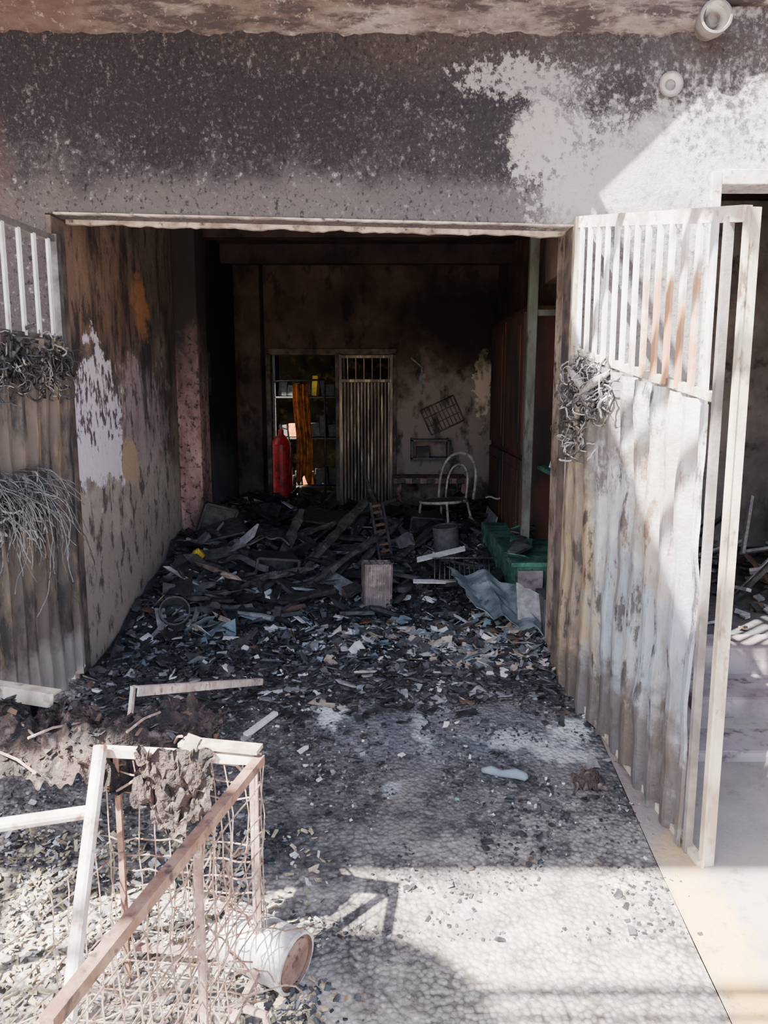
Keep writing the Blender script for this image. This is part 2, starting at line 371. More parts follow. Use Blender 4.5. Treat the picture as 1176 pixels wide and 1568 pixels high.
b.build('trim_1',[M_lip])
b=MB()
b.grid(lambda u,v:(-5+6.45*u, YF-.10+.10*(v**3)+.014*ns(u*40,v*4)-.02*math.sin(v*3.14), 3.34-.20*v-.02*u+.022*ns(u*50,v*2)+.014*ns(u*160,v*2)),260,10)
b.box(-5,1.45,YF-.085,YF,3.20,3.34); b.box(1.45,5,YF-.05,YF,3.24,3.34)
b.build('trim_2',[M_beam],True)

b=MB(); b.box(-1.75,-1.6,YF+T,8.85,-.1,3.0); b.build('wall_left',[M_wl])
b=MB(); b.box(-1.6,-1.42,6.0,6.32,0,2.9); b.build('pillar',[M_pil],bevel=.012)
b=MB(); b.box(-1.6,-1.32,8.42,8.7,0,2.9); b.build('pillar.001',[M_wb],bevel=.012)
b=MB(); b.box(1.25,1.4,YF+T,8.85,-.1,3.0); b.box(.95,1.25,4.3,4.7,2.12,2.9); b.build('wall_right',[M_wr])
b=MB(); b.box(.93,1.25,YF+T,4.3,0,2.9); b.build('pillar.002',[M_reveal],bevel=.01)
b=MB()
b.box(-1.75,-1.28,8.7,8.85,-.1,3.0); b.box(-1.28,.12,8.7,8.85,1.9,3.0); b.box(.12,1.4,8.7,8.85,-.1,3.0)
b.box(-1.28,-.5,8.7,8.85,-.1,.16)
b.build('wall_back',[M_wb])
b=MB(); b.box(-1.75,1.4,YF+T,8.85,2.9,3.02)
for y,x0,x1 in ((5.1,-1.6,1.25),(6.5,-1.6,1.25),(7.8,-1.6,1.25)): b.box(x0,x1,y,y+.12,2.72,2.9)
b.grid(lambda u,v:(-1.1+1.9*u,5.6+.7*v,2.86-.2*(1-(2*u-1)**2)*(1-v)+.05*ns(u*6,v*3)),30,8)
b.build('ceiling',[M_ceil])
b=MB()
b.box(-1.30,.14,8.66,8.72,1.88,1.95); b.box(-1.31,-1.26,8.66,8.72,.1,1.9); b.box(.09,.14,8.66,8.72,0,1.9); b.box(-.54,-.49,8.64,8.72,0,1.9)
b.build('door_frame',[M_jamb],bevel=.005)
def corr(b,p0,du,up,L,H,pitch,amp,nrm,mi=0,rag=0,nv=14,tilt=0,seed=0,dent=.012):
    p0=Vector(p0);du=Vector(du).normalized();up=Vector(up).normalized();nrm=Vector(nrm).normalized()
    n=int(L/pitch*10)
    def f(u,v):
        x=u*L; ph=math.sin(2*math.pi*x/pitch); ph=max(-1,min(1,ph*1.5))
        r=rag*(ns(x*6,seed)+.5*ns(x*25,seed))*(1-v)**3
        return p0+du*x+up*(v*H+r)+nrm*(amp*ph+dent*ns(x*2.5,v*3,seed)+dent*.5*ns(x*8,v*9,seed))
    b.grid(f,n,nv,mi)
b=MB()
corr(b,(-.49,8.64,.08),(1,0,0),(0,0,1),.58,1.5,.075,.014,(0,-1,0))
for x in (-.48,.08): b.bar((x,8.62,.04),(x,8.62,1.88),.03,.03)
for z in (.05,1.6,1.86): b.bar((-.48,8.615,z),(.08,8.615,z),.03,.03)
for i in range(6): b.bar((-.40+.09*i,8.63,1.6),(-.40+.09*i,8.63,1.86),.05,.01)
b.build('corrugated_door',[M_bd])

# back room
b=MB(); b.box(-2.2,1.2,8.85,11.2,-.1,.02); b.build('floor.001',[M_ash])
b=MB(); b.box(-2.3,-2.2,8.85,11.2,0,2.8); b.box(1.2,1.3,8.85,11.2,0,2.8); b.box(-2.3,1.3,11.2,11.3,0,2.8); b.build('wall_backroom',[M_yel2])
b=MB(); b.box(-2.3,1.3,8.85,9.0,2.8,2.9); b.box(-2.3,-1.75,9.0,11.3,2.8,2.9); b.box(-1.45,1.3,9.0,11.3,2.8,2.9); b.box(-1.75,-1.45,9.3,11.3,2.8,2.9); b.build('ceiling.001',[M_ceil])  # ceiling gap added to let daylight into the back room

# side room
b=MB()
b.box(1.45,1.57,YF+T,6.6,-.1,3.0); b.box(4.4,4.5,YF+T,6.6,-.1,3.0)
b.box(1.57,3.2,6.5,6.6,-.1,3.0); b.box(3.7,4.4,6.5,6.6,-.1,3.0); b.box(3.2,3.7,6.5,6.6,-.1,2.46); b.box(3.2,3.7,6.5,6.6,2.64,3.0)
b.build('wall_side_room',[M_side])
b=MB(); b.box(1.45,4.5,YF+T,6.6,3.0,3.1); b.build('ceiling.002',[M_ceil])
b=MB(); b.box(1.57,4.4,YF,6.5,-.1,.17); b.build('floor.002',[M_dgrey])
b=MB(); b.box(1.50,3.0,3.5,YF+.02,-.3,.04); b.box(1.35,3.0,3.17,3.52,-.3,-.07); b.box(1.57,2.5,YF-.03,YF+.2,-.1,.185)
b.build('entrance_steps',[M_step],bevel=.02)
b=MB(); b.box(1.55,1.6,YF-.02,YF+T,.18,2.52); b.box(1.6,2.5,YF-.02,YF+T,2.46,2.53); b.build('door_frame.001',[M_pale],bevel=.005)
b=MB()
for i in range(40):
    a=U(-.6,.6); x=U(2.1,3.3); y=U(4.5,6.0); L=U(.3,.6); z=.2+U(0,.25)
    d=Vector((math.cos(a*3),math.sin(a*3)*.4,U(.0,.8))).normalized()*L
    if x+d.x<1.65: d.x=abs(d.x)
    b.bar((x,y,z-.02),Vector((x,y,z))+d,U(.03,.07),.02,random.choice((0,1,2,2)),up=(.3,.5,.9))
for i in range(200): b.obox((U(1.75,3.3),U(4.15,6.2),.19),(U(.03,.15),U(.03,.1),.015),rotm(U(-.4,.4),U(-.4,.4),U(0,6)),random.choice((0,1,2,2)))
b.build('scrap_timber_pile',[M_brown,M_mgrey,M_black])

# unseen porch roof with missing sheets; gaps and extra pieces shaped to the sunlight
b=MB(); zr=3.34
A=[(-.50,1.24),(.02,3.04),(.45,3.36),(1.25,3.62),(1.9,3.7)]
def slab(p):
    n_=len(p); b.add([(x,y,zr) for x,y in p]+[(x,y,zr+.03) for x,y in p],[tuple(range(n_))[::-1],tuple(range(n_,2*n_))]+[(i,(i+1)%n_,n_+(i+1)%n_,n_+i) for i in range(n_)])
slab([(-5,.66),(5,.66),(5,1.24),(-5,1.24)])
for i in range(4):
    a0,a1=A[i],A[i+1]; slab([(-5,a0[1]),a0,a1,(-5,a1[1])])
slab([(-5,3.7),(1.9,3.7),(1.9,YF),(-5,YF)]); slab([(1.9,1.24),(5,1.24),(5,YF),(1.9,YF)])
slab([(-2.34,.38),(-2.12,.37),(-1.96,.29),(-1.86,.17),(-1.84,.02),(-1.9,-.15),(-2.4,-.15)])  # added unseen slab, shaped to cast the rounded shadow on the ground
for y in (1.62,1.98,2.14,2.75): b.bar((-.7,y,zr+.01),(2,y+.1,zr+.01),.06,.04)  # crossbars added to stripe the sunlight reaching the gate
for x in (.35,): b.bar((x,1.2,zr+.03),(x+.1,3.7,zr+.03),.04,.04)
b.bar((-5,.14,zr),(5,.14,zr),.04,.05); b.bar((-5,.05,zr),(5,.05,zr),.03,.05)  # unseen front battens added to throw shadow stripes on the ground
for x in (-3.4,3.4): b.bar((x,.0,zr-.03),(x,.7,zr-.03),.05,.05); b.bar((x,.3,-.4),(x,.3,zr),.09,.09)
b.build('porch_roof',[M_rust])

# ------------------------------------------------------------------ right gate
H0=Vector((.93,3.84,0)); D=Vector((.225,-1.27,-.235)); n=Vector((-1.27,-.225,0)).normalized()
def G(s,z,o=0): return H0+D*s+Vector((0,0,z))+n*o
b=MB()
b.bar(G(0,.02),G(0,2.31),.045,.045,5,up=(0,1,0))
b.bar(G(0,2.29),G(1,2.29),.03,.05,0); b.bar(G(0,1.69),G(.93,1.69),.03,.03,5)
b.bar(G(0,.03),G(1,.03),.03,.03,5)
b.bar(G(1,-.0),G(1,2.31),.024,.010,5,up=tuple(n)); b.bar(G(1,-.0,-.025),G(1,2.31,-.025),.010,.045,5,up=tuple(n))
b.bar(G(.94,.02,.01),G(.94,2.28,.01),.018,.03,3,up=tuple(n))
for i in range(13):
    s=.05+.83*i/12; b.bar(G(s,1.68,.01),G(s,2.28,.01),.030,.012,1,up=tuple(n))
up=Vector((0,0,1))
corr(b,G(.015,.02,.02),D,up,D.length*.915,1.65,.115,.018,n,2,rag=.06,nv=60,seed=3,dent=.026)
b.build('metal_gate',[M_white,M_slat,M_gs,M_speaker,M_rust,M_cream])
H1=Vector((-1.575,3.83,0)); D1=Vector((-.11,-1.25,0)); n1=Vector((1.25,-.11,0)).normalized()
def G1(s,z,o=0): return H1+D1*s+Vector((0,0,z))+n1*o
b=MB()
b.bar(G1(0,.05),G1(0,2.23),.045,.045,0,up=(0,1,0)); b.bar(G1(1,.05),G1(1,2.23),.045,.045,0,up=(0,1,0))
for z in (2.21,1.74): b.bar(G1(0,z),G1(1,z),.03,.03,0)
for i in range(10):
    s=.06+.90*i/9; b.bar(G1(s,1.74,.01),G1(s,2.2,.01),.022,.012,1,up=tuple(n1))
corr(b,G1(.01,.07,.02),D1,up,1.23,1.66,.1,.018,n1,2,rag=.10,nv=40,seed=5,dent=.02)
b.build('metal_gate.001',[M_steel,M_slat,M_gl])

def tangle(name,pts_fn,cnt,r,mats,steps=14,droop=.0,step=.03,seed=1,pull=3.0,wob=.6):
    random.seed(seed); b=MB()
    for i in range(cnt):
        p=Vector(pts_fn()); d=Vector((U(-1,1),U(-1,1),U(-1,1))).normalized(); pts=[p.copy()]
        c0=p.copy()
        for j in range(steps):
            d=(d+Vector((U(-1,1),U(-1,1),U(-1,1)))*wob+(c0-p)*pull+Vector((0,0,-droop))).normalized()
            p=p+d*step; pts.append(p.copy())
        b.tube(pts,r*U(.4,1.5),5,random.randrange(len(mats)))
    for i in range(cnt):
        p=Vector(pts_fn()); s_=U(.006,.018); b.obox(p,(s_*3,s_,s_*.3),rotm(U(0,3),U(0,3),U(0,3)),random.randrange(len(mats)),.5)
    return b.build(name,mats,True)
def rgp():
    s=min(.40,max(.05,random.gauss(.23,.10))); z=random.gauss(1.58,.05) if R()<.6 else U(1.26,1.58)
    if z<1.48: s*=.55
    return G(s,z,U(.03,.06))
tangle('burnt_cable_bundle',rgp,220,.0034,[M_tan,M_lash,M_dgrey,M_black,M_dgrey,M_tan],13,.2,.016,3,5,.65)
def lgp(): return G1(U(.03,.50),random.gauss(1.68,.04)-.12*R()**2,U(.03,.07))
tangle('burnt_cable_bundle.001',lgp,140,.0036,[M_black,M_black,M_dgrey,M_dgrey,M_tan],13,.3,.015,5,5,.7)
random.seed(11); b=MB()
for i in range(230):
    p=G1(U(.25,.60),U(.98,1.16),U(.03,.07)); pts=[p.copy()]
    d=(n1*U(.1,.6)-D1.normalized()*U(-.8,1.0)+Vector((0,0,U(-.5,.3)))).normalized()
    for j in range(int(U(6,13 if i%6 else 24))):
        d=(d+Vector((U(-.3,.3),U(-.3,.3),U(-.34,-.08)))).normalized(); p=p+d*.026; pts.append(p.copy())
    b.tube(pts,.0011 if i%4 else .0022,4,random.choice((0,1,1,2)))
b.build('frayed_wire_bundle',[M_tan,M_mgrey,M_black],True)
def lgp2(): return G1(U(.28,.58),U(.92,1.10),U(.03,.07))
tangle('burnt_cable_bundle.002',lgp2,90,.0042,[M_dgrey,M_tan,M_black],12,.1,.016,6,5,.7)
b=MB(); b.tube([G(.14,1.36,.05),G(.20,1.48,.09),G(.30,1.60,.08),G(.38,1.66,.06)],[.012,.02,.022,.01],8); b.tube([G(.05,1.62,.06),G(.2,1.60,.10),G(.3,1.5,.07)],[.01,.02,.01],8)
b.build('melted_hose',[M_tan],True)

def disc_lamp(name,c,r,dep):
    b=MB(); x,y,z=c
    prof=[(0,dep*.55),(r*.35,dep*.55),(r*.38,dep*.75),(r*.45,dep*.45),(r*.8,dep*.75),(r*.86,dep),(r,dep*.98),(r,dep*.5),(r*.8,0)]
    sg=28
    for i in range(len(prof)-1):
        for j in range(sg):
            t0=2*math.pi*j/sg;t1=2*math.pi*(j+1)/sg
            (ra,da),(rb,db)=prof[i],prof[i+1]
            b.add([(x+ra*math.cos(t0),y-da,z+ra*math.sin(t0)),(x+ra*math.cos(t1),y-da,z+ra*math.sin(t1)),(x+rb*math.cos(t1),y-db,z+rb*math.sin(t1)),(x+rb*math.cos(t0),y-db,z+rb*math.sin(t0))],[(0,1,2,3)],1 if 3<=i<5 else 0)
    return b.build(name,[M_speaker,M_lampin],True)
disc_lamp('round_wall_lamp',(1.485,YF+.0,3.150),.072,.12)
disc_lamp('wall_speaker',(1.33,YF,2.90),.055,.03)

# ------------------------------------------------------------------ debris
def shard(b,x,y,z,L,W,T,mi,tilt=.5):
    b.obox((x,y,z),(L,W,T),rotm(random.gauss(0,tilt),random.gauss(0,tilt),U(0,6.28)),mi,.45)
DM=[M_black,M_dgrey,M_mgrey,M_lash,M_beige,M_blue,M_brown]
def pick(w): return random.choices(range(7),w)[0]
random.seed(21); b=MB()
for i in range(17500):
    x=U(-1.54,1.18)
    if i<15500: y=YF+.02+4.7*(R()**1.5); h=hf(x,y)
    else:
        y=YF-abs(random.gauss(0,.14))*(1+.8*ns(x*2.5,4)); x=max(-1.5,min(.85,x)); h=zg(y)
    fr=math.exp(-((x-.35)**2/.6+(y-4.45)**2/.18))
    w=[66-42*fr,20,7+11*fr,1.4+9*fr,.8+5*fr,1+3*fr,1.0]
    s=.008+.04*R()**2*(1+.8*(R()<.1))
    shard(b,x,y,h+.004+R()*(.02 if y>YF else .006),s*U(.8,2),s,U(.002,.012),pick(w),.4 if y>YF else .2)
b.build('charred_debris',DM)
random.seed(5); b=MB()
for i in range(420):
    x=U(-1.35,.95); y=U(4.8,8.1)
    if R()<.35: x=U(-1.35,-.7); y=U(4.7,5.8)
    L=U(.10,.42); s=U(.03,.13)
    if i%3: shard(b,x,y,hf(x,y)+.03+R()*.08,L,s,U(.008,.03),pick([80,18,4,1.0,.4,.8,1]),.4)
    else:
        a=U(0,6.28); d=Vector((math.cos(a),math.sin(a),U(-.1,.5)))*L*.5; p=Vector((x*.9,y,hf(x,y)+.05)); b.rough_bar(p-d,p+d,U(.03,.07),pick([80,18,2,0,0,0,1]),6,i)
for i in range(80):
    x=U(-1.42,-.95); y=U(4.35,5.2); shard(b,x,y,hf(x,y)+.03,U(.08,.2),U(.04,.12),.006,pick([25,32,20,3,5,3,4]),.5)
b.build('charred_scrap_pile',DM)
random.seed(9); b=MB()
for i in range(400):
    x=random.gauss(.68,.15) if i%2 else random.gauss(.15,.38); y=random.gauss(4.12 if i%2 else 4.45,.15)
    x=max(-.8,min(.84,x)); y=max(3.95,y)
    shard(b,x,y,hf(x,y)+.012+R()*.02,U(.025,.11),U(.02,.07),.004,pick([12,16,28,18,22,8,3]),.35)
for i in range(40):
    x=U(-1.3,.8); y=U(4.3,5.2); shard(b,x,y,hf(x,y)+.03,U(.04,.12),U(.02,.05),.004,3,.4)
b.build('singed_paper_scraps',DM)
random.seed(31); b=MB()
for i in range(15000):
    x=U(-1.55,1.12) ; y=YF-.01-1.6*(R()**1.5)
    if ns(x*3,y*3,2)+.6*ns(x*9,y*9,2)<-.20+.42*(YF-y)/1.9-.15*R(): continue
    s=.0025+.008*R()**2.5+ (.013 if R()<.025 else 0)
    shard(b,x,y,gz(x,y)+s*.25,s*U(1,2),s,s*.6,pick([68,14,10,5,1,1,1]),.3)
b.build('charcoal_grit',DM)
random.seed(33); b=MB()
for i in range(6500):
    x=U(-1.9,-.2); y=U(1.3,2.75)
    if x>-.45 and R()<.7: continue
    s=U(.004,.015); shard(b,x,y,gz(x,y)+.004+R()*.008,s*U(1,3),s,.003,random.choices((0,1,2,3),[56,12,18,18])[0],.5)
for i in range(400):
    x=random.gauss(-.30,.09); y=U(1.7,2.1); s=U(.004,.016); shard(b,x,y,gz(x,y)+s*.3,s*1.5,s,s*.6,random.choice((0,1,3)),.4)
b.build('dry_litter',[M_leaf,M_dgrey,M_lash,M_black])

b=MB(); bx,by,bz=-.05,5.06,hf(-.05,5.06)-.01; ang=rotm(0,.03,.18)
W,Dp,Hh=.19,.14,.31
for (cx,sx) in ((-W/2+.006,.012),(0,.01),(W/2-.006,.012),(-W/4,.01),(W/4,.01)):
    b.obox(Vector((bx,by,bz+Hh/2))+ang@Vector((cx,0,0)),(sx,Dp,Hh),ang)
for (cy) in (-Dp/2+.006,0,Dp/2-.006): b.obox(Vector((bx,by,bz+Hh/2))+ang@Vector((0,cy,0)),(W,.012,Hh),ang)
for i in range(7): b.obox(Vector((bx,by,bz+Hh/2))+ang@Vector((-W/2+.02+i*.025,-Dp/2-.003,0)),(.012,.010,Hh),ang)
b.build('hollow_clay_block',[M_brick],bevel=.002)
b=MB()
P00=Vector((.42,5.05,.27));P10=Vector((.90,4.72,.20));P01=Vector((.56,4.52,.14));P11=Vector((.92,4.28,.06))
def fs(u,v):
    p=P00.lerp(P10,u).lerp(P01.lerp(P11,u),v); p=p.copy(); p.z+=.06*abs(((u*2.2)%1.0)-.5)*2+.05*math.sin(u*3.0)*(1-.5*v)+.02*ns(u*5,v*5); p.x+=.03*ns(v*6,u*3); return p
b.grid(fs,30,16)
def fs2(u,v): return Vector((.80+.13*u,4.42-.05*u+.12*v,.08+.27*v-.06*u*v+.02*ns(u*4,v*4)))
b.grid(fs2,8,8,1)
b.build('bent_metal_sheet',[M_teal,M_mgrey],False,solid=.004)
M_tim=simple('charred_timber_sheen',(.03,.028,.028),(.09,.08,.078),16,rough=.5,spec=.5,bump=.9,bs=30,bd=.02)
b=MB()
for q,(p0,p1,w) in enumerate((((-.62,5.45,.18),(-.10,6.5,.62),.085),((-.80,5.2,.12),(-.66,6.1,.55),.08),((-.55,5.2,.14),(.0,5.85,.42),.06),((-.12,6.3,.37),(-.0,5.75,.30),.05),((-1.2,5.0,.2),(-.5,5.3,.26),.07),((-1.3,6.1,.50),(-.8,5.6,.34),.07),((-.2,5.5,.22),(.15,6.3,.45),.05),((.0,6.6,.3),(-.13,6.2,.74),.05),((.14,6.1,.2),(-.16,6.6,.76),.04),((-.7,6.2,.34),(.1,6.7,.55),.06),((-1.1,5.6,.28),(-.3,6.2,.46),.06),((.1,5.6,.25),(.4,6.3,.38),.05))):
    b.rough_bar(p0,p1,w,0,14,q)
b.build('charred_timber',[M_tim])
b=MB()
for c_,s_,r_ in (((-.78,5.35,.27),(.30,.2,.14),(.1,.15,.4)),((-1.22,5.72,.42),(.34,.3,.10),(.3,-.2,.2)),((-1.27,5.8,.52),(.25,.05,.22),(.2,.3,.5)),((-.45,6.3,.40),(.5,.3,.12),(.2,.1,-.3)),((.35,6.6,.33),(.3,.25,.2),(.1,.1,.2))):
    m=rotm(*r_); sx,sy,sz=s_
    for k_ in (-1,1):
        b.obox(Vector(c_)+m@Vector((0,0,k_*sz/2)),(sx,sy,.02),m); b.obox(Vector(c_)+m@Vector((k_*sx/2,0,0)),(.02,sy,sz),m)
    b.obox(Vector(c_)+m@Vector((0,sy/2,0)),(sx,.01,sz),m); b.obox(Vector(c_),(sx,.015,sz),m)
b.build('burnt_drawer_heap',[M_black],bevel=.004)
b=MB()
for i in range(9):
    t=i/8; z=.24+.36*t; y=5.75+.25*t; x=.02-.08*t
    b.obox((x,y,z),(.07,.012,.018),rotm(.4,-.2,0),1 if i%3 else 0)
b.bar((-.03,5.755,.2),(-.11,6.01,.62),.02,.02,0); b.bar((.065,5.755,.2),(-.015,6.01,.62),.02,.02,0)
b.build('scorched_slatted_rack',[M_black,M_brown])
def can(name,c,r,h,mat,tilt=(0,0,0),open_top=True,lid=None):
    b=MB(); m=rotm(*tilt); sg=32; c=Vector(c)
    prof=[(0,0),(r,0),(r*1.03,.008),(r,.016),(r,h*.33),(r*1.02,h*.34),(r,h*.36),(r,h*.66),(r*1.02,h*.67),(r,h*.69),(r,h-.016),(r*1.04,h-.008),(r*1.02,h),(r*.93,h),(r*.93,h-.012)]
    nb=len(prof)
    prof+= [(r*.9,.01),(0,.01)] if open_top else [(r*.8,h-.012),(r*.78,h-.006),(r*.2,h-.006),(r*.18,h-.01),(0,h-.01)]
    for i in range(len(prof)-1):
        for j in range(sg):
            t0=2*math.pi*j/sg;t1=2*math.pi*(j+1)/sg;(ra,za),(rb,zb)=prof[i],prof[i+1]
            b.add([c+m@Vector(q) for q in ((ra*math.cos(t0),ra*math.sin(t0),za),(ra*math.cos(t1),ra*math.sin(t1),za),(rb*math.cos(t1),rb*math.sin(t1),zb),(rb*math.cos(t0),rb*math.sin(t0),zb))],[(0,1,2,3)],1 if i>=nb-2 else 0)
    return b.build(name,[mat,lid or mat],True)
can('burnt_tin_can',(.83,6.0,.22),.055,.22,M_mgrey,(.1,.1,0))
can('burnt_bucket',(-1.3,4.62,.10),.09,.15,M_dgrey,(.9,.4,0))
can('tin_canister',(.50,5.9,.20),.10,.26,M_dgrey,(.05,-.1,0),False)
can('paint_can',(-.48,2.19,-.185),.088,.25,M_pale,(0,math.radians(93),-.50),False,M_rust)
b=MB()
b.grid(lambda u,v:(-.98+.27*u,5.0+.14*v+.03*u,hf(-.85,5.0)+.09+.02*math.sin(u*5)+.03*v),10,6)
b.build('bent_white_plate',[M_lash],True,solid=.006)
b=MB(); b.grid(lambda u,v:(-1.33+.09*u,5.15+.09*v,hf(-1.3,5.15)+.12+.05*math.sin(u*3.1)*math.sin(v*3.1)+.03*ns(u*9,v*9)),10,10)
b.build('melted_yellow_plastic',[M_yellow],True,solid=.01)
b=MB(); b.grid(lambda u,v:(-1.2+.18*u,4.86+.16*v,hf(-1.15,4.9)+.07+.04*ns(u*3,v*3)),10,10)
b.build('brown_cardboard_scrap',[M_brown],False,solid=.008)
b=MB(); b.grid(lambda u,v:(-1.15+.45*u,5.6+.35*v,hf(-.9,5.7)+.16+.07*math.sin(u*3.1)+.06*ns(u*4,v*4)),16,12)
b.grid(lambda u,v:(-1.3+.5*u,5.2+.3*v,hf(-1.1,5.3)+.12+.05*math.sin(u*4)+.07*ns(u*4+3,v*4)),16,12)
b.build('charred_sheet',[M_black],False,solid=.012)
b=MB(); b.grid(lambda u,v:(.24+.36*u,5.45+.12*u+.06*v,.27+.06*u+.02*v),10,4); b.grid(lambda u,v:(.2+.30*u,5.12+.06*u+.05*v,.20-.02*u+.01*v),10,4)
b.build('white_board_strip',[M_lash],False,solid=.008)
b=MB()
for i in range(12):
    x=.35+.035*i; b.tube([(x,5.2,.2),(x+.02,5.45,.3)],.004,5)
b.tube([(.33,5.2,.2),(.77,5.2,.2)],.006,5); b.tube([(.35,5.45,.3),(.79,5.45,.3)],.006,5)
b.build('oven_rack',[M_steel],True)

# chair
b=MB(); cc=Vector((.54,6.6,.14)); rz=Matrix.Rotation(math.radians(-42),3,'Z')@Matrix.Rotation(math.radians(-4),3,'Y')
def C(x,y,z): return cc+rz@Vector((x,y,z))
sg=28
b.tube([C(.2*math.cos(t*2*math.pi/sg),.2*math.sin(t*2*math.pi/sg),.41) for t in range(sg+1)],.013,8)
b.add([C(.195*math.cos(t*2*math.pi/sg),.195*math.sin(t*2*math.pi/sg),.42) for t in range(sg)],[tuple(range(sg))],1)
for sx,sy in ((-1,-1),(1,-1),(-1,1),(1,1)): b.tube([C(sx*.14,sy*.14,.41),C(sx*.17,sy*.17,.2),C(sx*.22,sy*.22,0)],.011,8)
b.tube([C(.17*math.cos(t*2*math.pi/sg),.17*math.sin(t*2*math.pi/sg),.2) for t in range(sg+1)],.008,6)
def arch(w,h,dy):
    pts=[]
    for i in range(25):
        t=i/24*math.pi; hx=-w*math.cos(t)*(1+.25*math.sin(t)); hz=.41+h*math.sin(t)**.7; pts.append(C(hx,.17+dy*(hz-.41),hz))
    return pts
b.tube(arch(.19,.40,.25),.013,8); b.tube(arch(.11,.30,.25),.010,8)
M_chair=simple('scorched_chair_tube',(.32,.275,.275),(.15,.125,.125),14,rough=.5,c3=(.05,.045,.045))
b.build('cafe_chair',[M_chair,M_black],True)

b=MB(); rc=Vector((.65,8.67,1.22)); rr=Matrix.Rotation(math.radians(-25),3,'Y')
def Q(x,z): return rc+rr@Vector((x,0,z))
for x in (-.2,.2): b.tube([Q(x,-.15),Q(x,.15)],.008,6)
for z in (-.15,.15): b.tube([Q(-.2,z),Q(.2,z)],.008,6)
for i in range(9): b.tube([Q(-.2+.045*i,-.15),Q(-.2+.045*i,.15)],.004,5)
for z in (-.05,.05): b.tube([Q(-.2,z),Q(.2,z)],.004,5)
b.build('wall_dish_rack',[M_jamb],True)
b=MB(); b.box(.1,.9,8.25,8.68,.50,.56)
for x in (.14,.84):
    for y in (8.28,8.62): b.box(x,x+.05,y,y+.05,0,.5)
for i in range(5): b.box(.14+.16*i,.23+.16*i,8.235,8.25,.505,.555,1)
b.build('pink_bench',[M_pil,M_black],bevel=.005)
b=MB(); b.box(.3,.72,8.5,8.7,.74,.76); b.box(.3,.72,8.5,8.7,.94,.96); b.box(.3,.32,8.5,8.7,.72,.97); b.box(.7,.72,8.5,8.7,.72,.97); b.box(.36,.5,8.52,8.62,.76,.88,1)
b.build('wall_shelf',[M_black,M_jamb])
b=MB(); b.tube([(.42,8.68,1.45),(.42,8.68,1.75),(.3,8.68,1.85)],.012,8); b.obox((.42,8.67,1.62),(.06,.04,.12),rotm(0,.2,0)); b.build('electrical_conduit',[M_mgrey])
b=MB(); b.box(-1.6,-1.54,6.7,6.95,1.45,1.85); b.box(-1.54,-1.53,6.73,6.92,1.48,1.82,1); b.box(-1.53,-1.52,6.78,6.87,1.6,1.7); b.build('meter_box',[M_black,M_dgrey],bevel=.005)

b=MB(); b.box(1.0,1.24,5.5,7.2,.05,2.08)
for y0,y1 in ((5.53,6.33),(6.37,7.17)):
    b.box(.98,1.0,y0,y1,.1,1.0); b.box(.98,1.0,y0,y1,1.04,2.04)
    for z0,z1 in ((.18,.92),(1.12,1.96)): b.box(.972,.98,y0+.1,y1-.1,z0,z1)
b.build('wardrobe',[M_redd],bevel=.005)
b=MB(); b.bar((.96,5.2,0),(.98,5.2,2.9),.06,.06,0); b.bar((.98,5.2,2.0),(1.25,5.2,2.0),.04,.04,0); b.build('support_post',[M_post],bevel=.004)
b=MB()
b.hexa([(.86,4.75,0),(1.24,4.75,0),(1.24,6.1,0),(.80,6.1,0),(.84,4.75,.40),(1.24,4.75,.40),(1.24,6.1,.45),(.78,6.1,.45)],0)
b.box(.80,1.24,4.72,5.35,.40,.43,0); b.box(.84,1.0,4.71,4.73,.05,.38,1)
for i in range(16): b.obox((.86+.018*i,4.82+.08*i,.45+.008*i),(.15,.12,.01),rotm(U(-.4,.4),U(-.4,.4),U(0,3)),(0,3,2,3)[i%4])
b.box(.93,1.2,4.33,4.6,0,.30,2)
b.build('green_counter',[M_green,M_step,M_dgrey,M_black],bevel=.008)
b=MB(); b.box(1.08,1.24,4.5,5.4,.95,.98,0); b.obox((1.12,4.8,1.05),(.08,.1,.12),rotm(.2,0,.3),2); b.obox((1.14,5.05,1.02),(.06,.09,.07),rotm(0,.3,.3),1); b.box(1.16,1.24,4.6,4.63,.8,.95)
b.build('wall_shelf.001',[M_green,M_lash,M_mgrey])
b=MB(); b.grid(lambda u,v:(.84+.12*u,6.3+.05*v,.62+.01*math.sin(u*6)),6,4); b.grid(lambda u,v:(.86+.08*u,6.9-.6*v,.1+.36*u),6,6); b.build('white_tile_scrap',[M_mgrey],False,solid=.01)

def lathe(b,c,prof,mi=0,sg=24):
    x,y,z=c
    for i in range(len(prof)-1):
        for j in range(sg):
            t0=2*math.pi*j/sg;t1=2*math.pi*(j+1)/sg;(ra,za),(rb,zb)=prof[i],prof[i+1]
            b.add([(x+ra*math.cos(t0),y+ra*math.sin(t0),z+za),(x+ra*math.cos(t1),y+ra*math.sin(t1),z+za),(x+rb*math.cos(t1),y+rb*math.sin(t1),z+zb),(x+rb*math.cos(t0),y+rb*math.sin(t0),z+zb)],[(0,1,2,3)],mi)
b=MB()
lathe(b,(-1.22,9.15,.02),[(0,.0),(.10,.0),(.13,.06),(.13,.75),(.12,.85),(.07,.93),(.035,.96),(.035,1.02),(0,1.02)])
b.tube([(-1.22,9.15,1.02),(-1.22,9.15,1.1)],.015,8,1); b.tube([(-1.22,9.15,1.06),(-1.13,9.1,1.04),(-1.1,9.08,.8),(-1.12,9.06,.5)],.01,6,1)
b.build('red_gas_cylinder',[M_red,M_steel],True)
b=MB(); b.grid(lambda u,v:(-1.06+.19*u+.02*math.sin(v*5),9.2+.04*math.sin(u*16)+.03*ns(u*4,v*3),.42+1.15*v-.06*math.sin(u*9)*(1-v)),30,12)
